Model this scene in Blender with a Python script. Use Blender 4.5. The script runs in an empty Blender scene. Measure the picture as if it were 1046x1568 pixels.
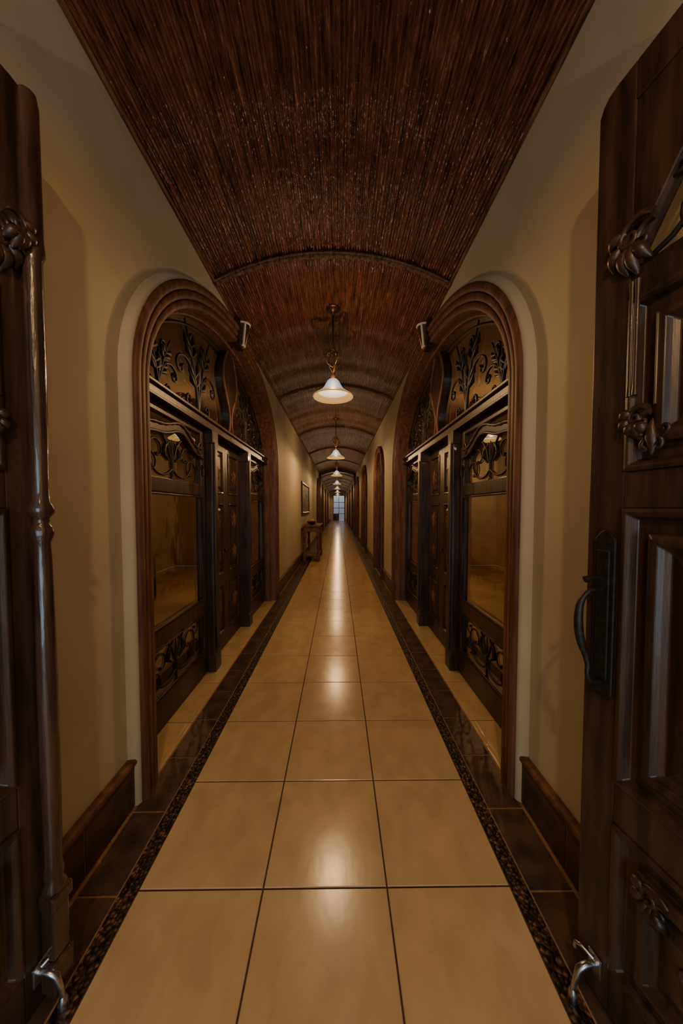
import bpy, math, random
import numpy as np
from mathutils import Vector, Matrix
random.seed(7)
WL, WR = 1.05, 0.96          # wall distances left / right of camera axis
ZS, RISE = 3.41, 0.25        # vault spring and rise
Y0, Y1 = -2.4, 38.5
XC = (WR-WL)/2

# ------------------------------------------------------------------ materials
def newmat(name):
    m = bpy.data.materials.new(name); m.use_nodes = True
    nt = m.node_tree; b = nt.nodes['Principled BSDF']
    return m, nt, b
def noise_mat(name, c1, c2, scale=(5,5,5), nscale=3, detail=6, rough=0.5, bump=0.1, bscale=None,
              metallic=0, coat=0, spec=0.5, r0=0.35, r1=0.65, bdist=0.01, dist=0.0):
    m, nt, b = newmat(name); N = nt.nodes; L = nt.links
    tc = N.new('ShaderNodeTexCoord'); mp = N.new('ShaderNodeMapping')
    mp.inputs['Scale'].default_value = scale
    L.new(tc.outputs['Object'], mp.inputs[0])
    no = N.new('ShaderNodeTexNoise'); no.inputs['Scale'].default_value = nscale; no.inputs['Detail'].default_value = detail
    no.inputs['Distortion'].default_value = dist
    L.new(mp.outputs[0], no.inputs[0])
    cr = N.new('ShaderNodeValToRGB')
    cr.color_ramp.elements[0].position = r0; cr.color_ramp.elements[0].color = (*c1, 1)
    cr.color_ramp.elements[1].position = r1; cr.color_ramp.elements[1].color = (*c2, 1)
    L.new(no.outputs[0], cr.inputs[0]); L.new(cr.outputs[0], b.inputs['Base Color'])
    b.inputs['Roughness'].default_value = rough
    b.inputs['Metallic'].default_value = metallic
    b.inputs['Coat Weight'].default_value = coat
    b.inputs['Specular IOR Level'].default_value = spec
    if bump:
        bn = N.new('ShaderNodeTexNoise'); bn.inputs['Scale'].default_value = bscale or nscale*2; bn.inputs['Detail'].default_value = 4
        L.new(mp.outputs[0], bn.inputs[0])
        bp = N.new('ShaderNodeBump'); bp.inputs['Strength'].default_value = bump; bp.inputs['Distance'].default_value = bdist
        L.new(bn.outputs[0], bp.inputs['Height']); L.new(bp.outputs[0], b.inputs['Normal'])
    return m
M = {}
M['plaster'] = noise_mat('plaster_cream', (0.47,0.41,0.28), (0.53,0.465,0.33), (1,1,1), 2.2, 5, 0.75, 0.25, 7)
M['tile'] = noise_mat('floor_tile_beige', (0.50,0.335,0.155), (0.585,0.405,0.20), (2.4,1.6,1), 3.4, 12, 0.20, 0.03, 9, r0=.34, r1=.64, dist=.5)
M['grout'] = noise_mat('grout_dark', (0.04,0.022,0.012), (0.07,0.04,0.022), (9,9,9), 4, 4, 0.9, 0.1)
M['grout_tan'] = noise_mat('grout_tan', (0.22,0.12,0.055), (0.32,0.19,0.09), (9,9,9), 4, 4, 0.9, 0.1)
M['slate'] = noise_mat('slate_tile_brown', (0.030,0.019,0.015), (0.095,0.050,0.032), (1,1,1), 9, 9, 0.40, 0.25, 30)
M['wood'] = noise_mat('wood_dark_walnut', (0.019,0.0105,0.0075), (0.057,0.028,0.018), (14,14,1.6), 2.2, 7, 0.38, 0.12, 6, coat=0.08, spec=.4)
M['polished'] = noise_mat('wood_polished_column', (0.022,0.012,0.009), (0.07,0.034,0.022), (14,14,1.6), 2.2, 7, 0.2, 0.25, 5, coat=0.5)
M['woodred'] = noise_mat('wood_mahogany', (0.085,0.038,0.023), (0.19,0.085,0.050), (12,12,1.6), 2.0, 7, 0.55, 0.12, 6, coat=0.0, spec=.25)
M['cane'] = noise_mat('cane_brown', (0.06,0.026,0.014), (0.26,0.13,0.065), (30,3,30), 2.0, 7, 0.6, 0.2, 6, spec=.2)
M['iron'] = noise_mat('wrought_iron', (0.008,0.007,0.006), (0.02,0.016,0.013), (20,20,20), 3, 3, 0.5, 0.1, metallic=0.3)
M['bronze'] = noise_mat('aged_bronze', (0.05,0.026,0.013), (0.12,0.065,0.03), (20,20,20), 3, 3, 0.42, 0.1, metallic=0.7)
M['chrome'] = noise_mat('brushed_steel', (0.40,0.41,0.43), (0.55,0.55,0.57), (20,20,20), 3, 3, 0.28, 0.05, metallic=1)
M['white'] = noise_mat('painted_white_wood', (0.6,0.6,0.6), (0.7,0.7,0.7), (5,5,5), 3, 3, 0.5, 0.05)
M['cream'] = noise_mat('sconce_cream', (0.7,0.55,0.35), (0.8,0.65,0.42), (5,5,5), 3, 3, 0.5, 0.05)
M['orange'] = noise_mat('fruit_orange', (0.6,0.2,0.03), (0.7,0.28,0.05), (9,9,9), 5, 3, 0.5, 0.1)
M['canvas'] = noise_mat('painted_canvas', (0.03,0.06,0.07), (0.35,0.28,0.16), (1,2.5,3), 2.5, 6, 0.6, 0.1)
# reeds
m, nt, b = newmat('ceiling_reed'); N = nt.nodes; L = nt.links
tc = N.new('ShaderNodeTexCoord'); mp = N.new('ShaderNodeMapping'); mp.inputs['Scale'].default_value = (50, 4.2, 1)
L.new(tc.outputs['Object'], mp.inputs[0])
no = N.new('ShaderNodeTexNoise'); no.inputs['Scale'].default_value = 1.0; no.inputs['Detail'].default_value = 6; no.inputs['Roughness'].default_value = .8
L.new(mp.outputs[0], no.inputs[0])
cr = N.new('ShaderNodeValToRGB'); e = cr.color_ramp.elements
e[0].position = .38; e[0].color = (0.032,0.012,0.009,1); e[1].position = .60; e[1].color = (0.22,0.074,0.042,1)
e2 = e.new(.73); e2.color = (0.68,0.34,0.20,1)
L.new(no.outputs[0], cr.inputs[0]); L.new(cr.outputs[0], b.inputs['Base Color'])
mp2 = N.new('ShaderNodeMapping'); mp2.inputs['Scale'].default_value = (60, 22, 1); L.new(tc.outputs['Object'], mp2.inputs[0])
n2 = N.new('ShaderNodeTexNoise'); n2.inputs['Scale'].default_value = 1.2; L.new(mp2.outputs[0], n2.inputs[0])
bp = N.new('ShaderNodeBump'); bp.inputs['Strength'].default_value = 1; bp.inputs['Distance'].default_value = .011
L.new(n2.outputs[0], bp.inputs['Height']); L.new(bp.outputs[0], b.inputs['Normal'])
b.inputs['Roughness'].default_value = .30; b.inputs['Specular IOR Level'].default_value=.5
M['reed'] = m
# pebble mosaic
m, nt, b = newmat('pebble_mosaic'); N = nt.nodes; L = nt.links
tc = N.new('ShaderNodeTexCoord'); vo = N.new('ShaderNodeTexVoronoi'); vo.inputs['Scale'].default_value = 72
L.new(tc.outputs['Object'], vo.inputs['Vector'])
cr = N.new('ShaderNodeValToRGB'); e = cr.color_ramp.elements
e[0].position = .25; e[0].color = (0.06,0.032,0.020,1); e[1].position = .55; e[1].color = (0.012,0.007,0.005,1)
L.new(vo.outputs['Distance'], cr.inputs[0])
sp = N.new('ShaderNodeSeparateColor'); L.new(vo.outputs['Color'], sp.inputs[0])
c3 = N.new('ShaderNodeValToRGB'); e = c3.color_ramp.elements
e[0].position=.5; e[0].color=(0.4,0.35,0.35,1); e[1].position=.9; e[1].color=(4,3.2,2.6,1)
L.new(sp.outputs[0], c3.inputs[0])
mx = N.new('ShaderNodeMix'); mx.data_type='RGBA'; mx.blend_type='MULTIPLY'; mx.inputs[0].default_value=1
L.new(cr.outputs[0], mx.inputs[6]); L.new(c3.outputs[0], mx.inputs[7]); L.new(mx.outputs[2], b.inputs['Base Color'])
bp = N.new('ShaderNodeBump'); bp.invert=True; bp.inputs['Strength'].default_value=.7; bp.inputs['Distance'].default_value=.006
L.new(vo.outputs['Distance'], bp.inputs['Height']); L.new(bp.outputs[0], b.inputs['Normal'])
b.inputs['Roughness'].default_value=.4
M['pebble'] = m
# thin pane glass (single sheet): reflection grows towards grazing, symmetric on both sides
m, nt, b = newmat('window_glass'); N = nt.nodes; L = nt.links
gl = N.new('ShaderNodeBsdfGlossy'); gl.inputs['Roughness'].default_value=.05; gl.inputs['Color'].default_value=(.9,.9,.9,1)
gn = N.new('ShaderNodeTexNoise'); gn.inputs['Scale'].default_value=6; gb_=N.new('ShaderNodeBump'); gb_.inputs['Strength'].default_value=.15; gb_.inputs['Distance'].default_value=.02
L.new(gn.outputs[0], gb_.inputs['Height']); L.new(gb_.outputs[0], gl.inputs['Normal'])
tr = N.new('ShaderNodeBsdfTransparent'); tr.inputs['Color'].default_value=(.90,.82,.70,1)
lw = N.new('ShaderNodeLayerWeight'); lw.inputs['Blend'].default_value=.5
pw = N.new('ShaderNodeMath'); pw.operation='POWER'; pw.inputs[1].default_value=2.4; L.new(lw.outputs['Facing'], pw.inputs[0])
ml = N.new('ShaderNodeMath'); ml.operation='MULTIPLY_ADD'; ml.inputs[1].default_value=.7; ml.inputs[2].default_value=.07; L.new(pw.outputs[0], ml.inputs[0])
mxs = N.new('ShaderNodeMixShader'); L.new(ml.outputs[0], mxs.inputs[0]); L.new(tr.outputs[0], mxs.inputs[1]); L.new(gl.outputs[0], mxs.inputs[2])
L.new(mxs.outputs[0], N['Material Output'].inputs['Surface'])
M['glass'] = m
def emis(name, col, strength, base=(.8,.8,.8), rough=.4, spec=.5):
    m, nt, b = newmat(name)
    b.inputs['Base Color'].default_value=(*base,1); b.inputs['Roughness'].default_value=rough; b.inputs['Specular IOR Level'].default_value=spec
    b.inputs['Emission Color'].default_value=(*col,1); b.inputs['Emission Strength'].default_value=strength
    return m
M['opal'] = emis('opal_glass_lit', (.80,.86,.95), .50, (.02,.02,.024), .6, .15)
M['amber'] = emis('amber_glass_rim', (1,.60,.18), .42, (.015,.009,.004), .6, .15)

# ------------------------------------------------------------------ builders
def link(o, parent=None):
    bpy.context.scene.collection.objects.link(o)
    if parent is not None:
        o.parent = parent
        o.matrix_parent_inverse = Matrix.Translation(-Vector(parent.location))
    return o
def empty(name, loc=(0,0,0)):
    e = bpy.data.objects.new(name, None); e.location = loc; e.empty_display_size=.1
    return link(e)
class B:
    def __init__(s): s.v=[]; s.f=[]
    def add(s, vs, fs):
        o=len(s.v); s.v += [tuple(x) for x in vs]; s.f += [tuple(i+o for i in f) for f in fs]
    def box(s,P,u0,u1,n0,n1,z0,z1):
        vs=[P(u,n,z) for z in (z0,z1) for n in (n0,n1) for u in (u0,u1)]
        s.add(vs,[(0,1,3,2),(4,6,7,5),(0,4,5,1),(2,3,7,6),(0,2,6,4),(1,5,7,3)])
    def prism(s,P,poly,n0,n1):
        k=len(poly); vs=[P(u,n0,z) for u,z in poly]+[P(u,n1,z) for u,z in poly]
        s.add(vs,[tuple(range(k)),tuple(range(2*k-1,k-1,-1))]+[(i,(i+1)%k,(i+1)%k+k,i+k) for i in range(k)])
    def rects(s,P,u0,u1,z0,z1,prof):
        vs=[]
        for ins,n in prof:
            vs+=[P(u0+ins,n,z0+ins),P(u1-ins,n,z0+ins),P(u1-ins,n,z1-ins),P(u0+ins,n,z1-ins)]
        fs=[]
        for k in range(len(prof)-1):
            for i in range(4): fs.append((4*k+i,4*k+(i+1)%4,4*k+4+(i+1)%4,4*k+4+i))
        l=4*(len(prof)-1); fs.append((l,l+1,l+2,l+3))
        s.add(vs,fs)
    def lathe(s,c,prof,seg=20,axis='z'):
        vs=[]
        for r,z in prof:
            for i in range(seg):
                a=2*math.pi*i/seg; p=(c[0]+r*math.cos(a),c[1]+r*math.sin(a),c[2]+z)
                vs.append(p)
        fs=[(k*seg+i,k*seg+(i+1)%seg,(k+1)*seg+(i+1)%seg,(k+1)*seg+i) for k in range(len(prof)-1) for i in range(seg)]
        fs.append(tuple(range(seg))); fs.append(tuple((len(prof)-1)*seg+i for i in range(seg)))
        s.add(vs,fs)
    def loft(s,rings):
        k=len(rings[0]); vs=[p for r in rings for p in r]
        s.add(vs,[(j*k+i,j*k+i+1,(j+1)*k+i+1,(j+1)*k+i) for j in range(len(rings)-1) for i in range(k-1)])
    def obj(s,name,mat,parent=None,bevel=0,smooth=False,merge=False):
        me=bpy.data.meshes.new(name); me.from_pydata(s.v,[],s.f)
        import bmesh
        bm=bmesh.new(); bm.from_mesh(me)
        if merge: bmesh.ops.remove_doubles(bm,verts=bm.verts,dist=1e-5)
        bmesh.ops.recalc_face_normals(bm,faces=bm.faces); bm.to_mesh(me); bm.free()
        me.materials.append(mat)
        if smooth:
            me.polygons.foreach_set('use_smooth',[True]*len(me.polygons))
            try: me.set_sharp_from_angle(angle=math.radians(40))
            except Exception: pass
        o=bpy.data.objects.new(name,me); link(o,parent)
        if bevel:
            md=o.modifiers.new('bev','BEVEL'); md.width=bevel; md.segments=2; md.limit_method='ANGLE'
        return o
def curves(name,lines,rad,mat,parent=None,res=3):
    cu=bpy.data.curves.new(name,'CURVE'); cu.dimensions='3D'; cu.bevel_depth=rad; cu.bevel_resolution=res; cu.use_fill_caps=True
    for ln in lines:
        pts,rs = ln if isinstance(ln,tuple) else (ln,None)
        sp=cu.splines.new('POLY'); sp.points.add(len(pts)-1)
        for i,p in enumerate(pts):
            sp.points[i].co=(p[0],p[1],p[2],1); sp.points[i].radius = rs[i] if rs else 1
    cu.materials.append(mat)
    o=bpy.data.objects.new(name,cu); return link(o,parent)
W0=lambda u,n,z:(u,n,z)

def scroll(p0,c,r,d,turns=1.25,n=26,r1=.18,bulb=True):
    a0=math.atan2(p0[1]-c[1],p0[0]-c[0])
    dist=math.hypot(p0[0]-c[0],p0[1]-c[1])
    pts=[];rs=[]
    tot=turns*2*math.pi
    for i in range(n+1):
        t=i/n
        a=a0+d*tot*t
        rad = r*((1-t)*(1-r1)+r1) + (dist-r)*max(0,1-t*3.2)**2
        pts.append((c[0]+rad*math.cos(a),c[1]+rad*math.sin(a))); rs.append(1-.45*t)
    if bulb: rs[-1]=1.6; rs[-2]=1.4
    return pts,rs
def map2(P,n,ln): return ([P(p[0],n,p[1]) for p in ln[0]],ln[1])
def bez(p0,p1,p2,n=10):
    return [((1-t)**2*p0[0]+2*t*(1-t)*p1[0]+t*t*p2[0],(1-t)**2*p0[1]+2*t*(1-t)*p1[1]+t*t*p2[1]) for t in [i/n for i in range(n+1)]]
def tree(yc,z0,h,w,P,n):
    L=[]
    for sg in (-1,1):
        L.append(map2(P,n,scroll((yc,z0+.04*h),(yc+sg*w*.30,z0+.28*h),w*.17,sg*1)))
        L.append(map2(P,n,scroll((yc,z0+.25*h),(yc+sg*w*.22,z0+.62*h),w*.15,sg*1)))
        L.append(map2(P,n,scroll((yc+sg*.02,z0+.5*h),(yc+sg*w*.34,z0+.80*h),w*.10,-sg*1)))
        pts=[(yc+sg*w*.05,z0+.45*h),(yc+sg*w*.13,z0+.6*h),(yc+sg*w*.1,z0+.8*h),(yc+sg*w*.03,z0+.95*h)]
        L.append(map2(P,n,(pts,[.6,2.2,1.6,.3])))
    L.append(map2(P,n,([(yc,z0),(yc,z0+.35*h),(yc,z0+.7*h),(yc,z0+h)],[1,1.2,1,.4])))
    return L
def branches(yc,z0,h,w,P,n):
    """open branching flourish (fewer, bolder lines) for the fanlights"""
    L=[]
    for sg in (-1,1):
        bz=bez((yc,z0),(yc+sg*w*.05,z0+.5*h),(yc+sg*w*.32,z0+.98*h))
        L.append(map2(P,n,(bz,[1.2-.06*i for i in range(11)])))
        c=(yc+sg*w*.40,z0+.40*h)
        L.append(map2(P,n,scroll((yc+sg*w*.07,z0+.34*h),c,w*.13,-sg,1.15)))
        for t,l in ((.3,.2),(.45,.20),(.6,.18),(.78,.16)):
            p=bz[int(t*10)]; L.append(map2(P,n,([p,(p[0]-sg*w*.07,p[1]+l*h*.5),(p[0]-sg*w*.05,p[1]+l*h)],[.4,1.9,.3])))
            L.append(map2(P,n,([p,(p[0]+sg*w*.10,p[1]+l*h*.25),(p[0]+sg*w*.15,p[1]+l*h*.75)],[.4,1.8,.3])))
        L.append(map2(P,n,scroll((yc,z0+.02*h),(yc+sg*w*.22,z0+.12*h),w*.09,sg,1.1)))
        L.append(map2(P,n,scroll((bz[7][0],bz[7][1]),(yc+sg*w*.12,z0+.80*h),w*.08,sg,1.1)))
    L.append(map2(P,n,([(yc,z0),(yc,z0+.4*h),(yc+.01,z0+.75*h)],[1.3,1.1,.4])))
    return L
def carve(P,u,n,z,s,mirror=1):
    L=[]
    for a,(du,dz),r,d in (((0,0),(.5,.35),.28,1),((0,0),(-.45,.3),.25,-1),((0,.1),(.25,-.45),.22,-1),((0,.1),(-.3,-.5),.2,1)):
        L.append(map2(P,n,scroll((u+mirror*a[0]*s,z+a[1]*s),(u+mirror*du*s,z+dz*s),r*s,d*mirror,1.1)))
    L.append(map2(P,n,([(u,z-.9*s),(u+.05*s,z-.5*s),(u,z),(u-.04*s,z+.5*s),(u,z+.95*s)],[.3,1.6,2.4,1.8,.3])))
    return L
def acanthus(P,u,n,z,s,rel):
    """leafy console bracket: large volute above, curling lobes drooping below"""
    L=[]
    L.append(map2(P,n+rel,scroll((u+.75*s,z+.55*s),(u+.05*s,z+.18*s),.40*s,1,1.5,36,.12)))
    L.append(map2(P,n+rel*.6,scroll((u+.8*s,z+.35*s),(u+.42*s,z-.1*s),.22*s,1,1.3)))
    for (sx,sz),(mx_,mz),(ex,ez) in (((.0,-.1),(-.30,-.45),(-.10,-1.0)),((.12,-.1),(.05,-.55),(.22,-1.15)),((.25,-.1),(.38,-.5),(.62,-.85)),((-.2,.1),(-.6,-.1),(-.62,-.55)),((-.1,.45),(-.55,.55),(-.75,.2))):
        bz=bez((u+sx*s,z+sz*s),(u+mx_*s,z+mz*s),(u+ex*s,z+ez*s),8)
        L.append(([P(q[0],n+rel*math.sin(math.pi*min(1,(i+2)/9)),q[1]) for i,q in enumerate(bz)],[.6,1.1,1.5,1.8,1.8,1.6,1.2,.8,.3]))
    return L

# ------------------------------------------------------------------ walls
ARL=[(3.40,1.84,1.17,2.16),(17.6-1.4,1.0,.8,2.25),(20.6,1.0,.8,2.25),(25.5,1.0,.8,2.25),(31,1.0,.8,2.25)]
ARR=[(3.40,1.84,1.17,2.16),(7.3,.72,.6,2.32),(11.4,1.0,.8,2.25),(15.4,1.0,.8,2.25),(20.6,1.0,.8,2.25),(25.5,1.0,.8,2.25),(31,1.0,.8,2.25)]
def wall(name,side,W,arches):
    bb=B(); ZT=3.44
    for n_,gap in ((0,.06),(-.10,.06)):
        P=lambda u,n,z:(side*(W-n),u,z)
        def quad(ya,yb,za,zb): bb.add([P(ya,n_,za),P(yb,n_,zb),P(yb,n_,ZT),P(ya,n_,ZT)],[(0,1,2,3)])
        y=Y0
        for yc,a,b_,s in arches:
            aa=a-gap; bb_=b_-gap
            quad(y,yc-aa,0,0)
            K=40; py=yc-aa; pz=s
            for i in range(1,K+1):
                t=math.pi*i/K; ny=yc-aa*math.cos(t); nz=s+bb_*math.sin(t)
                quad(py,ny,pz,nz); py,pz=ny,nz
            y=yc+aa
        quad(y,Y1,0,0)
    bb.add([P(Y0,0,0),P(Y0,-.1,0),P(Y0,-.1,ZT),P(Y0,0,ZT)],[(0,1,2,3)])
    bb.add([P(Y0,0,ZT),P(Y1,0,ZT),P(Y1,-.1,ZT),P(Y0,-.1,ZT)],[(0,1,2,3)])
    return bb.obj(name,M['plaster'])
wall('wall_west',-1,WL,ARL); wall('wall_east',1,WR,ARR)

# ------------------------------------------------------------------ floor
def tile(bb,x0,x1,y0,y1,zt=0.0,zb=-.02,g=.003,c=.0025):
    x0+=g;x1-=g;y0+=g;y1-=g
    vs=[(x0,y0,zb),(x1,y0,zb),(x1,y1,zb),(x0,y1,zb),(x0,y0,zt-c),(x1,y0,zt-c),(x1,y1,zt-c),(x0,y1,zt-c),
        (x0+c,y0+c,zt),(x1-c,y0+c,zt),(x1-c,y1-c,zt),(x0+c,y1-c,zt)]
    fs=[(0,1,5,4),(1,2,6,5),(2,3,7,6),(3,0,4,7),(4,5,9,8),(5,6,10,9),(6,7,11,10),(7,4,8,11),(8,9,10,11)]
    bb.add(vs,fs)
T=.49
xs=[-.787,-.297,.193,.683]
fl=empty('floor',(0,0,0))
bb=B(); k=-8
while 1.189+T*k<Y1:
    ya=1.189+T*k; yb=min(ya+T,Y1)
    for i in range(3): tile(bb,xs[i],xs[i+1],ya,yb)
    k+=1
for side,W in ((-1,WL),(1,WR)):
    for j in range(7):
        ya=1.66+.5*j; x0,x1=sorted((side*(W-.03),side*(W+.45)))
        tile(bb,x0,x1,ya,ya+.5)
bb.obj('ceramic_tiles',M['tile'],fl)
bb=B(); bb.box(W0,-1.6,1.5,Y0-.3,Y1+.1,-.08,-.0035); bb.obj('grout_bed',M['grout'],fl)
bb=B(); gb=B(); pb=B()
for side,xin,xw in ((-1,.787,WL-.03),(1,.683,WR-.03)):
    pk=.066
    x0,x1=sorted((side*xin,side*(xin+pk))); pb.box(W0,x0+.002,x1-.002,Y0,Y1,-.02,-.0005)
    x0,x1=sorted((side*(xin+pk),side*(xw+.02))); gb.box(W0,x0,x1,Y0,Y1,-.03,-.0022)
    y=1.17-.34*11
    while y<Y1:
        x0,x1=sorted((side*(xin+pk+.002),side*(xw-.006))); tile(bb,x0,x1,y,min(y+.34,Y1),g=.003); y+=.34
bb.obj('slate_border',M['slate'],fl); gb.obj('border_grout',M['grout_tan'],fl); pb.obj('pebble_strip',M['pebble'],fl)

# ------------------------------------------------------------------ baseboards
def baseboard(name,side,W,arches):
    e=empty(name,(side*W,0,0)); P=lambda u,n,z:(side*(W-n),u,z)
    t=B(); w=B(); g=B(); y=Y0; segs=[]
    for yc,a,b_,s in arches: segs.append((y,yc-a-.0)); y=yc+a+.0
    segs.append((y,Y1))
    for a,b_ in segs:
        g.box(P,a,b_,0,.024,0,.215)
        n=max(1,round((b_-a)/.34)); L=(b_-a)/n
        for i in range(n): t.box(P,a+i*L+.003,a+(i+1)*L-.003,0,.027,.006,.206)
        prof=[(0,.212),(.032,.212),(.038,.220),(.038,.232),(.032,.241),(.02,.245),(0,.246)]
        w.loft([[P(yy,n_,z_) for n_,z_ in prof] for yy in (a,b_)])
        w.add([P(b_,n_,z_) for n_,z_ in prof],[tuple(range(len(prof)))])
    g.obj('grout',M['grout_tan'],e); t.obj('slate_skirting',M['slate'],e,bevel=.002); w.obj('wood_cap',M['woodred'],e,smooth=True)
baseboard('baseboard_west',-1,WL,ARL); baseboard('baseboard_east',1,WR,ARR)

# ------------------------------------------------------------------ ceiling
HS=(WL+WR)/2; R=(HS*HS+RISE*RISE)/(2*RISE); AH=math.asin(HS/R); ZC=ZS+RISE-R
def vault(x,dz=0): return ZC+math.sqrt((R+dz)**2-(x-XC)**2)
NR=96; PP=7
rng=np.random.default_rng(3)
wd=rng.uniform(.75,1.25,NR); ed=np.concatenate([[0],np.cumsum(wd)]); ed/=ed[-1]
ang=[];dep=[];rid=[]
for r_ in range(NR):
    for p_ in range(PP):
        f=ed[r_]+(ed[r_+1]-ed[r_])*p_/PP; ang.append(-AH+2*AH*f); dep.append(.015*math.sqrt(max(0,1-(2*p_/PP-1)**2))); rid.append(r_)
ang=np.array(ang);dep=np.array(dep);rid=np.array(rid)
ys=np.concatenate([np.arange(Y0,9,.04),np.arange(9,Y1+.5,.25)])
ph=rng.uniform(0,6.28,NR); ph2=rng.uniform(0,6.28,NR); fr_=rng.uniform(.6,1.6,NR); off=rng.uniform(-.006,.006,NR)
V=[]
for y in ys:
    wob=.0024*np.sin(y*fr_*7+ph)+off*np.sin(y*.7+ph2)
    node=.006*np.exp(-(((y*fr_*2.6+ph)%1.0-.5)/.08)**2)
    sag=.005*math.sin(y*9.0)+.004*math.sin(y*15.3+1)
    rr=R-dep-wob[rid]*.9-node[rid]*(dep>.004)-sag
    aa=ang+.0014*np.sin(y*fr_*3+ph)[rid]
    V.append(np.stack([XC+rr*np.sin(aa),np.full(len(aa),y),ZC+rr*np.cos(aa)],1))
V=np.concatenate(V); nc=len(ang); nr=len(ys)
idx=np.arange(nr*nc).reshape(nr,nc)
F=np.stack([idx[:-1,:-1],idx[1:,:-1],idx[1:,1:],idx[:-1,1:]],-1).reshape(-1,4)
me=bpy.data.meshes.new('ceiling'); me.from_pydata(V.tolist(),[],F.tolist()); me.materials.append(M['reed'])
me.polygons.foreach_set('use_smooth',[True]*len(me.polygons))
ce=bpy.data.objects.new('ceiling',me); link(ce)
bb=B(); K=24
bb.loft([[(XC+(R+.03)*math.sin(-AH*1.03+2.06*AH*i/K),y,ZC+(R+.03)*math.cos(-AH*1.03+2.06*AH*i/K)) for i in range(K+1)] for y in (Y0,Y1)])
bb.obj('ceiling_deck',M['slate'],ce)
tr=empty('trim_1',(XC,0,ZS))
def rib(y,rad,name,dz=.012,mat='wood'):
    pts=[];rs=[]
    for i in range(121):
        a=-AH+2*AH*i/120; rr=R-dz
        pts.append((XC+rr*math.sin(a),y,ZC+rr*math.cos(a)))
        k_=i%10; rs.append(1.35 if k_==0 else (1.15 if k_ in (1,9) else 1.0))
    curves(name,[(pts,rs)],rad,M[mat],tr)
k=-1
while 2.73+2.8*k<Y1:
    y=2.73+2.8*k
    rib(y,.015,'cane_rib',.026,'cane'); rib(y-.026,.008,'cane_bead',.022,'cane'); rib(y+.026,.008,'cane_bead',.022,'cane'); k+=1
for side,W in ((-1,WL),(1,WR)):
    curves('cane_edge',[[(side*(W-.012),Y0,ZS-.008),(side*(W-.012),Y1,ZS-.008)]],.013,M['cane'],tr)
bb=B()
inn=[(x,vault(x)-.16) for x in np.linspace(-WL,WR,25)]; out=[(x,vault(x)+.02) for x in np.linspace(WR,-WL,25)]
bb.prism(lambda u,n,z:(u,n,z),inn+out,17.3,17.7)
bb.box(W0,-WL,-WL+.1,17.3,17.7,0,3.45); bb.box(W0,WR-.1,WR,17.3,17.7,0,3.45)
bb.obj('trim_2',M['wood'])

# ------------------------------------------------------------------ arch frames
def path(yc,a,b_,s,o,K=36):
    pts=[(yc-(a-o),0),(yc-(a-o),.26),(yc-(a-o),s*.5)]
    for i in range(K+1):
        t=math.pi*i/K; pts.append((yc-(a-o)*math.cos(t),s+(b_-o)*math.sin(t)))
    pts+=[(yc+(a-o),s*.5),(yc+(a-o),.26),(yc+(a-o),0)]
    return pts
def arch_loft(bb,P,A,prof,K=36):
    rings=[[P(p[0],n,p[1]) for p in path(*A,o,K)] for o,n in prof]
    bb.loft(rings)
def frame(e,P,A,w=.2,sc=1,depth=.2,collar=True):
    if collar:
        c=B(); arch_loft(c,P,A,[(-.03,-.002),(-.024,.02),(-.014,.040),(.0,.047),(.012,.046)]); c.obj('plaster_collar',M['plaster'],e,smooth=True)
    prof=[(.004,.03),(.004,.056)]
    base=[.052,.040,.028]
    rw=w*.27
    for k_,bz in enumerate(base):
        o0=.006+k_*rw
        for i in range(9):
            t=math.pi*i/8; prof.append((o0+rw*.5*(1-math.cos(t))*.94,bz+.016*math.sin(t)))
        prof.append((o0+rw*.97,bz-.012))
    o1=.006+3*rw
    prof+=[(o1,.012),(o1,-.05),(w-.008,-.05),(w,-.058),(w,-depth)]
    f=B(); arch_loft(f,P,A,prof,48); f.obj('arch_frame',M['woodred'],e,smooth=True)

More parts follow.
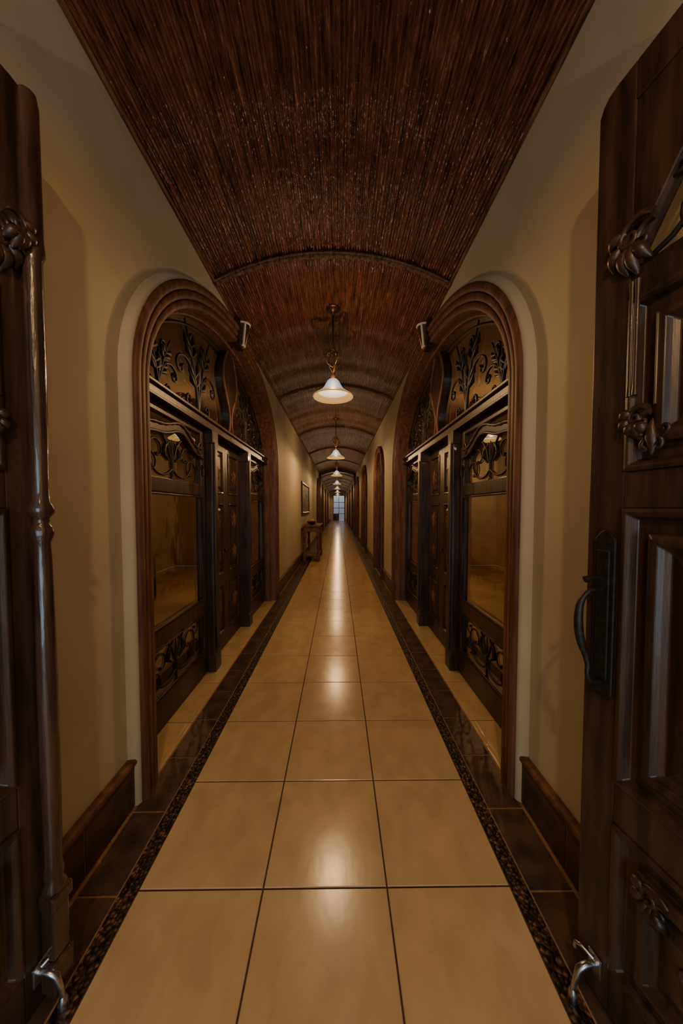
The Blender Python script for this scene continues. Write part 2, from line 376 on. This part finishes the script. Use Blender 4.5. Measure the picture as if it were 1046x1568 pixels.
def pane(g,P,u0,u1,n,z0,z1): g.add([P(u0,n,z0),P(u1,n,z0),P(u1,n,z1),P(u0,n,z1)],[(0,1,2,3)])
def glazed_leaf(e,P,u0,u1,n,zt=2.2,st=.085,iron=True):
    w=B(); n0,n1=n-.025,n+.025
    w.box(P,u0,u0+st,n0,n1,.012,zt); w.box(P,u1-st,u1,n0,n1,.012,zt)
    for za,zb in ((.012,.22),(.57,.69),(1.61,1.71),(zt-.06,zt)):
        w.box(P,u0+st,u1-st,n0,n1,za,zb)
    K=24; low=[];up=[]
    for i in range(K+1):
        t=i/K; u=u0+st+(u1-u0-2*st)*t; z=2.04+.05*math.cos(t*2*math.pi)*-1+.02*math.sin(t*4*math.pi)
        low.append((u,z-.035)); up.append((u,z+.03))
    w.prism(P,low+up[::-1],n0+.004,n1+.01)
    w.obj('leaf_frame',M['wood'],e,bevel=.006)
    L=[]
    L.append(([P(u,n1+.012,z-.004) for u,z in up],[1.25 if i%2 else .8 for i in range(len(up))]))
    L.append(([P(u,n1+.010,z) for u,z in low],[1]*len(low)))
    a,b_=u0+st,u1-st
    for za,zb in ((.235,.56),(.70,1.60)):
        L.append(([P(*q) for q in ((a,n1,za),(b_,n1,za),(b_,n1,zb),(a,n1,zb),(a,n1,za))],[.8]*5))
    for u in (a-.0,b_+.0):
        s_=1 if u<(u0+u1)/2 else -1
        L.append(map2(P,n1+.012,scroll((u,1.93),(u+s_*.05,2.03),.035,s_)))
        L.append(map2(P,n1+.012,scroll((u,1.78),(u+s_*.035,1.86),.025,-s_)))
    curves('carved_moulding',L,.0115,M['wood'],e)
    g=B(); pane(g,P,a-.01,b_+.01,n,.2,zt-.05); g.obj('glass_pane',M['glass'],e)
    if iron:
        yc=(a+b_)/2; ww=(b_-a)
        L=tree(yc,.23,.33,ww*1.0,P,n+.008)+tree(yc,1.715,.28,ww*1.0,P,n+.008)
        curves('ironwork',L,.008,M['iron'],e)
def solid_leaf(e,P,u0,u1,n,zt=2.2,carved=True):
    w=B(); n0,n1=n-.025,n+.02
    w.box(P,u0,u1,n0,n1-.012,.012,zt)
    st=min(.08,(u1-u0)*.2)
    w.box(P,u0,u0+st,n0,n1,.012,zt); w.box(P,u1-st,u1,n0,n1,.012,zt)
    bands=[(.012,.18),(.70,.80),(1.55,1.65),(zt-.1,zt)]
    for za,zb in bands: w.box(P,u0+st,u1-st,n0,n1,za,zb)
    for za,zb in ((.18,.70),(.80,1.55),(1.65,zt-.1)):
        w.rects(P,u0+st,u1-st,za,zb,[(0,n1-.012),(.0,n1+.008),(.015,n1+.008),(.025,n1-.010),(.05,n1-.010),(.075,n1+.004),(.08,n1+.004)])
    w.obj('panelled_leaf',M['wood'],e,bevel=.003)
    if carved:
        uc=(u0+u1)/2; L=[]
        for z,s_ in ((.45,.10),(1.0,.09),(1.36,.11),(1.85,.10)): L+=carve(P,uc,n1+.006,z,s_)
        curves('carved_relief',L,.009,M['woodred'],e)

def big_door(idx,side,W):
    P=lambda u,n,z:(side*(W-n),u,z)
    A=(3.40,1.84,1.17,2.16); e=empty('door_%d'%idx,(side*W,3.4,0))
    frame(e,P,A,.2,depth=.24)
    w=B()
    w.box(P,1.70,5.10,-.20,-.09,2.20,2.29)
    w.box(P,1.70,5.10,-.20,-.065,2.268,2.292); w.box(P,1.70,5.10,-.20,-.075,2.195,2.215)
    for yp in (2.90,4.0):
        w.box(P,yp-.055,yp+.055,-.21,-.08,0,2.2)
        w.box(P,yp-.032,yp+.032,-.10,-.062,.2,2.1)
        w.box(P,yp-.065,yp+.065,-.21,-.068,0,.16)
        w.box(P,yp-.065,yp+.065,-.21,-.068,2.08,2.2)
    for yp in (1.74,5.06): w.box(P,yp-.03,yp+.03,-.21,-.12,0,2.2)
    z=np.linspace(2.28,3.16,24)
    l=[(3.29-.09*math.cos((zz-2.3)/.86*2*math.pi*1.0+2.2)-.0,zz) for zz in z]; r=[(3.52+.09*math.cos((zz-2.3)/.86*2*math.pi+2.2),zz) for zz in z]
    w.prism(P,l+r[::-1],-.19,-.10)
    w.obj('posts_and_transom',M['wood'],e,bevel=.006)
    curves('divider_bead',[[P(u,-.098,zz) for u,zz in l],[P(u,-.098,zz) for u,zz in r]],.012,M['woodred'],e)
    K=40; a,b_=1.66,.99
    poly=[(3.4-a*math.cos(math.pi*i/K),2.16+b_*math.sin(math.pi*i/K)) for i in range(K+1)]
    poly=[(u,max(zz,2.28)) for u,zz in poly]
    g=B(); g.add([P(u,-.16,zz) for u,zz in poly],[tuple(range(len(poly)))]); g.obj('fanlight_glass',M['glass'],e)
    L=[]
    for yc,h,ww in ((2.12,.40,.50),(2.72,.72,.74),(4.08,.72,.74),(4.66,.40,.50)):
        L+=branches(yc,2.29,h,ww,P,-.14)
    inner=[(3.4-1.6*math.cos(math.pi*i/K),2.16+.93*math.sin(math.pi*i/K)) for i in range(4,K-3)]
    L.append([P(u,-.14,zz) for u,zz in inner])
    curves('fanlight_ironwork',L,.0115,M['iron'],e)
    glazed_leaf(e,P,1.775,2.84,-.165)
    solid_leaf(e,P,2.96,3.45,-.20); solid_leaf(e,P,3.45,3.94,-.20)
    glazed_leaf(e,P,4.06,5.02,-.165)
    k_=B()
    kx=P(3.40,-.16,1.05)
    k_.lathe((kx[0],kx[1],kx[2]-.02),[(.0,0),(.018,.006),(.022,.02),(.018,.034),(0,.04)],12)
    k_.obj('door_knob',M['bronze'],e,smooth=True)
big_door(1,-1,WL); big_door(2,1,WR)
di=3
def small_door(side,W,A,idx):
    P=lambda u,n,z:(side*(W-n),u,z)
    yc,a,b_,s=A; e=empty('door_%d'%idx,(side*W,yc,0))
    frame(e,P,A,.16,depth=.14,collar=False)
    w=B(); w.box(P,yc-a+.14,yc+a-.14,-.13,-.06,s-.03,s+.06)
    K=24; poly=[(yc-(a-.13)*math.cos(math.pi*i/K),s+(b_-.13)*math.sin(math.pi*i/K)) for i in range(K+1)]
    w.prism(P,poly,-.13,-.11); w.obj('fanlight_panel',M['wood'],e,bevel=.004)
    L=tree(yc,s+.08,b_*.7,a*1.0,P,-.10); curves('fanlight_ironwork',L,.009,M['bronze'],e)
    solid_leaf(e,P,yc-a+.15,yc-.003,-.10,s-.02); solid_leaf(e,P,yc+.003,yc+a-.15,-.10,s-.02)
for A in ARR[1:]: small_door(1,WR,A,di); di+=1
for A in ARL[1:]: small_door(-1,WL,A,di); di+=1

# ------------------------------------------------------------------ pendants
def pendant(x,y,ztop,en,up=.22):
    c=(x,y,0); zc=ztop; zl=2.73
    e=empty('pendant_lamp',(c[0],y,zc))
    b1=B(); b1.lathe((c[0],y,zc),[(0,.02),(.075,.02),(.08,-.004),(.065,-.012),(.06,-.022),(.035,-.03),(.02,-.05),(.012,-.065),(0,-.066)],24); b1.obj('ceiling_rose',M['bronze'],e,smooth=True)
    b1=B(); b1.lathe((c[0],y,zl+.17),[(0,0),(.034,0),(.036,.03),(.026,.045),(.012,.06),(.016,.08),(.007,.1),(.007,.36),(.014,.38),(.007,.40),(.007,zc-zl-.21),(0,zc-zl-.2)],14); b1.obj('stem',M['bronze'],e,smooth=True)
    L=[]
    for q in range(4):
        an=q*math.pi/2+.5; Pp=lambda u,n,z:(c[0]+u*math.cos(an),y+u*math.sin(an),z)
        L.append(map2(Pp,0,scroll((0,zl+.30),(.06,zl+.42),.032,1)))
        L.append(map2(Pp,0,scroll((0,zl+.49),(.035,zl+.45),.022,-1,1.0)))
        L.append(map2(Pp,0,([(.005,zl+.24),(.05,zl+.30),(.03,zl+.36)],[1,1.3,.5])))
    curves('iron_scrolls',L,.0065,M['bronze'],e)
    s=B(); s.lathe((c[0],y,zl),[(.03,.175),(.045,.168),(.065,.148),(.082,.118),(.10,.085),(.125,.055),(.16,.030)],32); 
    s.f=[f for f in s.f if len(f)==4]; o=s.obj('opal_bell',M['opal'],e,smooth=True)
    s=B(); s.lathe((c[0],y,zl),[(.16,.030),(.190,.012),(.214,-.006),(.220,-.014),(.216,-.022),(.207,-.016),(.185,.004)],32); s.f=[f for f in s.f if len(f)==4]; s.obj('flared_rim',M['amber'],e,smooth=True)
    ld=bpy.data.lights.new('pendant_light','POINT'); ld.energy=en; ld.color=(1,.60,.25); ld.shadow_soft_size=.035
    lo=bpy.data.objects.new('bulb_light',ld); lo.location=(c[0],y,zl-.025); link(lo,e)
    if up:  # added unseen fill beside the bell to brighten the ceiling, no lamp part
        ld=bpy.data.lights.new('added_ceiling_fill','POINT'); ld.energy=en*up; ld.color=(1,.66,.36); ld.shadow_soft_size=.0
        lo=bpy.data.objects.new('added_fill_light',ld); lo.location=(c[0],y-.16,zl+.12); link(lo,e)
for k in range(-1,9): pendant(XC-.01,3.47+4.15*k,vault(XC-.01)-.014, 64 if k<0 else (50 if k<2 else (36 if k<4 else 26)))

# ------------------------------------------------------------------ side rooms behind the glazed doors
M['roomwall']=noise_mat('room_plaster_ochre', (0.34,0.23,0.115), (0.55,0.39,0.21), (1,1,1), 1.6, 5, 0.8, 0.2, 5)
for nm,side,W,en in (('wall_room_west',-1,WL,22),('wall_room_east',1,WR,38)):
    P=lambda u,n,z:(side*(W-n),u,z); bb=B()
    a,b_=.9,8.2; n0,n1=-.27,-3.2
    q=lambda *p: bb.add([P(*x) for x in p],[(0,1,2,3)])
    q((a,n1,0),(b_,n1,0),(b_,n1,3.5),(a,n1,3.5)); q((a,n0,0),(a,n1,0),(a,n1,3.5),(a,n0,3.5))
    q((b_,n0,0),(b_,n1,0),(b_,n1,3.5),(b_,n0,3.5)); q((a,n0,3.5),(a,n1,3.5),(b_,n1,3.5),(b_,n0,3.5))
    q((a,n0+.02,-.004),(b_,n0+.02,-.004),(b_,n1,-.004),(a,n1,-.004))
    bb.obj(nm,M['roomwall'])
    pp=P(5.6,-1.7,0); pendant(pp[0],pp[1],3.49,en,.4)
    e=empty('side_table',P(4.2,-2.2,0)); t=B()
    t.box(P,3.4,5.2,-2.6,-1.9,.72,.76); t.box(P,3.46,5.14,-2.55,-1.95,.62,.72)
    for u in (3.48,5.12):
        for n in (-2.53,-1.97): t.box(P,u-.03,u+.03,n-.03,n+.03,0,.62)
    t.obj('table_body',M['wood'],e,bevel=.006)

# ------------------------------------------------------------------ open entrance leaves near the camera
def near_leaf(idx,side,fx,fy,hx,hy,column):
    L_=math.hypot(hx-fx,hy-fy); dx,dy=(hx-fx)/L_,(hy-fy)/L_
    nx,ny=(dy,-dx) if (dy*-side)>0 else (-dy,dx)
    P=lambda u,n,z:(fx+dx*u+nx*n,fy+dy*u+ny*n,z)
    e=empty('door_%d'%idx,(fx,fy,0)); ZT=2.68
    w=B(); st=.10
    w.prism(P,[(0,.02),(st,.02),(st,ZT),(.05,ZT),(.025,ZT-.005),(.01,ZT-.018),(0,ZT-.04)],-.05,0)
    w.box(P,L_-st,L_,-.05,0,.02,ZT)
    for za,zb in ((.02,.16),(.60,.72),(1.50,1.60),(ZT-.1,ZT)): w.box(P,st,L_-st,-.05,0,za,zb)
    w.box(P,st,L_-st,-.045,-.018,.1,2.15)
    K=20; u0,u1=st,L_-st
    arc=[(u0+(u1-u0)*i/K,2.18+.34*math.sin(math.pi*i/K)) for i in range(K+1)]
    w.prism(P,arc+[(u1,ZT-.1),(u0,ZT-.1)],-.05,-.004)
    w.prism(P,[(u0,2.05),(u1,2.05)]+[(u1-(u1-u0)*i/K,2.15-.06*math.sin(math.pi*i/K)) for i in range(K+1)],-.05,-.002)
    for za,zb in ((.16,.60),(.72,1.50),(1.60,2.06)):
        w.rects(P,u0,u1,za,zb,[(0,-.02),(0,.006),(.012,.010),(.022,.002),(.030,-.016),(.062,-.016),(.066,.004),(.078,.012),(.092,.012),(.100,.0),(.112,-.010),(.15,.004),(.16,.004)])
    w.obj('leaf_frame',M['wood'],e,bevel=.003)
    g=B(); pane(g,P,u0,u1,-.026,2.05,2.6); g.obj('glass_pane',M['glass'],e)
    L=tree((u0+u1)/2,2.12,.36,.5,P,-.02); L+=[map2(P,-.02,scroll((u0+.02,2.15),(u0+.09,2.33),.06,1)),map2(P,-.02,scroll((u1-.02,2.15),(u1-.09,2.33),.06,-1))]
    curves('ironwork',L,.007,M['iron'],e)
    L=[]
    for u,z,s_ in ((.17,1.68,.05),(.32,.38,.08),(.4,1.85,.12),(.4,1.1,.14)):
        L+=carve(P,u,.008,z,s_)
    curves('carved_relief',L,.006,M['wood'],e,4)
    L=acanthus(P,.105,.004,2.20,.075,.014)+acanthus(P,.13,.004,1.73,.045,.010)+acanthus(P,L_-.16,.006,2.20,.08,.015)+acanthus(P,.20,.0,.49,.055,.010)
    curves('acanthus_brackets',L,.0085,M['wood'],e,4)
    L=[]
    for u in (.110,.124): L.append(([P(u,.006,1.80),P(u,.006,1.84),P(u,.006,2.06),P(u,.006,2.1)],[1.4,1,1,1.4]))
    curves('reeded_rods',L,.005,M['wood'],e)
    if column:
        c=B(); pc=P(.030,.022,0)
        prof=[(.020,.34),(.030,.345),(.030,.36),(.022,.375),(.026,.40),(.021,.43),(.024,.70),(.0245,1.0),(.021,1.33),(.019,1.40),(.027,1.42),(.027,1.44),(.018,1.455),(.018,1.47),(.029,1.485),(.031,1.50),(.022,1.52),(.019,1.55),(.023,1.9),(.022,2.2),(.028,2.22),(.028,2.24),(.026,2.26),(.025,2.62),(.020,2.655),(.005,2.665)]
        c.lathe((pc[0],pc[1],0),prof,24); c.obj('turned_column',M['polished'],e,smooth=True)
        c=B(); 
        c.box(P,0,.062,0,.052,.04,.14); c.box(P,.006,.056,0,.046,.14,.30); c.box(P,0,.062,0,.054,.30,.345)
        c.obj('column_plinth',M['polished'],e,bevel=.006)
        curves('column_bracket',acanthus(P,.075,.03,2.25,.05,.015),.008,M['wood'],e,4)
    else:
        h=B(); h.prism(P,[(.030,.96),(.045,.945),(.075,.945),(.09,.96),(.09,1.41),(.075,1.43),(.06,1.44),(.045,1.43),(.030,1.41)],0,.010)
        h.prism(P,[(.042,1.0),(.078,1.0),(.078,1.38),(.042,1.38)],.008,.015)
        h.obj('handle_plate',M['iron'],e,bevel=.003)
        pts=[(.055,.012,1.262),(.055,.045,1.262),(.052,.065,1.245),(.05,.078,1.215),(.05,.080,1.16),(.05,.070,1.11),(.052,.055,1.07),(.055,.050,1.04),(.056,.052,1.015),(.058,.040,.992),(.058,.012,.99)]
        cr_=[]
        for i in range(len(pts)-1):
            for k2 in range(5):
                t=k2/5
                p0,p1,p2,p3=[pts[max(0,min(len(pts)-1,i+q_))] for q_ in (-1,0,1,2)]
                cr_.append(tuple(.5*((2*p1[c])+(-p0[c]+p2[c])*t+(2*p0[c]-5*p1[c]+4*p2[c]-p3[c])*t*t+(-p0[c]+3*p1[c]-3*p2[c]+p3[c])*t**3) for c in range(3)))
        cr_.append(pts[-1]); n_=len(cr_)
        rs=[.8+.75*math.exp(-((i/n_-.42)/.2)**2) for i in range(n_)]
        curves('pull_handle',[([P(*q) for q in cr_],rs)],.0075,M['iron'],e,5)
        curves('thumb_latch',[([P(.055,.01,1.295),P(.055,.04,1.30),P(.05,.062,1.293)],[1,1,1.8])],.0055,M['iron'],e)
    pl=B(); pl.box(P,.045,.085,.0,.008,.09,.15); pl.obj('stop_plate',M['chrome'],e,bevel=.003)
    A_=[(.065,.008,.12),(.065,.035,.125),(.060,.055,.11),(.055,.062,.07),(.052,.066,.035)]
    curves('stop_arm',[([P(*q) for q in A_],[1,1.3,1.4,1.1,1])],.007,M['chrome'],e)
    curves('stop_hook',[([P(.065,.012,.14),P(.045,.03,.155),(P(.03,.035,.148)),P(.028,.035,.13)],[1,1,1,1.2])],.0055,M['chrome'],e)
    pt=P(.052,.066,0); tb=B(); tb.lathe((pt[0],pt[1],0),[(.013,0.0),(.014,.012),(.011,.03),(.006,.04)],14); tb.obj('stop_tip',M['chrome'],e,smooth=True)
near_leaf(di,-1,-.885,.96,-1.0,.15,True); di+=1
near_leaf(di,1,.772,.96,.905,.15,False); di+=1

# ------------------------------------------------------------------ wall sconces over the arches
for side,W in ((-1,WL),(1,WR)):
    P=lambda u,n,z:(side*(W-n),u,z); e=empty('wall_sconce',P(3.30,.05,3.25))
    u=3.27
    s=B(); s.rects(P,u-.07,u+.07,3.13,3.39,[(0,0.0),(0,.07),(.012,.078),(.02,.078)]); s.obj('back_plate',M['bronze'],e,bevel=.003)
    s=B(); K=10
    top=[P(u+.06*math.cos(math.pi*i/K),.078+.075*math.sin(math.pi*i/K),3.36) for i in range(K+1)]
    bot=[P(u+.022*math.cos(math.pi*i/K),.078+.02*math.sin(math.pi*i/K),3.15) for i in range(K+1)]
    s.loft([top,bot]); s.add(bot,[tuple(range(K+1))]); o=s.obj('metal_shade',M['bronze'],e,smooth=True)
    curves('shade_rim',[top,bot,[top[2],bot[2]],[top[8],bot[8]]],.011,M['cream'],e)

# ------------------------------------------------------------------ console table, bowl, painting
e=empty('console_table',(-.76,9.3,0)); t=B()
x0,x1,ya,yb=-1.0,-.50,8.75,10.1
t.box(W0,x0,x1,ya,yb,.98,1.03); t.box(W0,x0+.03,x1-.03,ya+.03,yb-.03,.84,.98); t.box(W0,x0+.04,x1-.04,ya+.04,yb-.04,.14,.18)
for x in (x0+.06,x1-.06):
    for y in (ya+.06,yb-.06):
        t.box(W0,x-.045,x+.045,y-.045,y+.045,.70,.88); t.box(W0,x-.045,x+.045,y-.045,y+.045,.0,.22)
t.obj('carcass',M['woodred'],e,bevel=.008)
t=B()
for x in (x0+.06,x1-.06):
    for y in (ya+.06,yb-.06):
        t.lathe((x,y,0),[(.03,.2),(.042,.25),(.028,.28),(.045,.42),(.035,.55),(.025,.62),(.042,.66),(.03,.7)],16)
t.obj('turned_legs',M['woodred'],e,smooth=True)
e=empty('fruit_bowl',(-.75,9.1,1.03)); t=B()
t.lathe((-.75,9.1,1.03),[(.06,0),(.07,.01),(.13,.05),(.17,.10),(.165,.10),(.12,.06),(.05,.02)],24); t.obj('bowl',M['bronze'],e,smooth=True)
t=B()
for i in range(9):
    a=i*2.4; r=.03+.085*(i%3)/2; zz=1.10+(.05 if i<3 else 0)
    t.lathe((-.75+r*math.cos(a),9.1+r*math.sin(a),zz),[(.04*math.sin(math.pi*j/8),-.04*math.cos(math.pi*j/8)) for j in range(9)],12)
t.obj('oranges',M['orange'],e,smooth=True)
e=empty('framed_painting',(-WL,10,1.8)); P=lambda u,n,z:(-(WL-n),u,z)
t=B(); t.rects(P,8.9,11.0,1.30,2.28,[(0,0),(0,.03),(.02,.045),(.07,.045),(.10,.02)]); t.obj('frame',M['wood'],e,bevel=.004)
t=B(); t.box(P,9.0,10.9,.018,.022,1.40,2.18); t.obj('canvas',M['canvas'],e)

# ------------------------------------------------------------------ far end
e=empty('wall_north',(0,Y1,0)); t=B()
t.box(W0,-WL-.1,-.62,Y1,Y1+.15,0,3.8); t.box(W0,.78,WR+.1,Y1,Y1+.15,0,3.8); t.box(W0,-.62,.78,Y1,Y1+.15,3.1,3.8)
t.obj('wall_face',M['plaster'],e)
t=B()
for x in (-.62,.08-.03,.72): t.box(W0,x,x+.06,Y1+.02,Y1+.1,0,3.1)
for z in (2.2,3.04): t.box(W0,-.62,.78,Y1+.02,Y1+.1,z,z+.06)
for z in (.8,1.5): t.box(W0,-.62,.78,Y1+.03,Y1+.09,z,z+.06)
t.box(W0,-.62,.05,Y1+.03,Y1+.09,0,.8); t.obj('door_%d'%di,M['wood'],None,bevel=.005)
t=B(); 
t.add([(-1.5,Y1+3,0),(1.5,Y1+3,0),(1.5,Y1+3,3.8),(-1.5,Y1+3,3.8)],[(0,1,2,3)])
t.add([(-1.5,Y1+.15,0),(-1.5,Y1+3,0),(-1.5,Y1+3,3.8),(-1.5,Y1+.15,3.8)],[(0,1,2,3)])
t.add([(1.5,Y1+.15,0),(1.5,Y1+3,0),(1.5,Y1+3,3.8),(1.5,Y1+.15,3.8)],[(0,1,2,3)])
t.add([(-1.5,Y1,-.0),(1.5,Y1,-.0),(1.5,Y1+3,-.0),(-1.5,Y1+3,-.0)],[(0,1,2,3)])
t.obj('wall_vestibule',M['white'])
def area(name,loc,rot,sx,sy,en,col):
    ld=bpy.data.lights.new(name,'AREA'); ld.shape='RECTANGLE'; ld.size=sx; ld.size_y=sy; ld.energy=en; ld.color=col
    lo=bpy.data.objects.new(name,ld); lo.location=loc; lo.rotation_euler=rot; return link(lo)
area('vestibule_daylight',(0,Y1+1.6,3.7),(0,0,0),2,2,34,(.66,.82,1))
area('entrance_daylight',(XC,Y0+.05,1.2),(math.radians(90),0,0),1.7,2.2,46,(.62,.84,1))

# ------------------------------------------------------------------ world + camera
w=bpy.data.worlds.new('World'); bpy.context.scene.world=w; w.use_nodes=True
w.node_tree.nodes['Background'].inputs[0].default_value=(.4,.55,.8,1); w.node_tree.nodes['Background'].inputs[1].default_value=.3
cd=bpy.data.cameras.new('camera'); cam=bpy.data.objects.new('camera',cd); link(cam)
cam.location=(0,0,1.5); cam.rotation_euler=(math.radians(90-2.1),0,math.radians(-.6))
cd.sensor_fit='HORIZONTAL'; cd.sensor_width=24; cd.lens=481/1046*24; cd.shift_y=12/1046; cd.clip_start=.02
bpy.context.scene.camera=cam
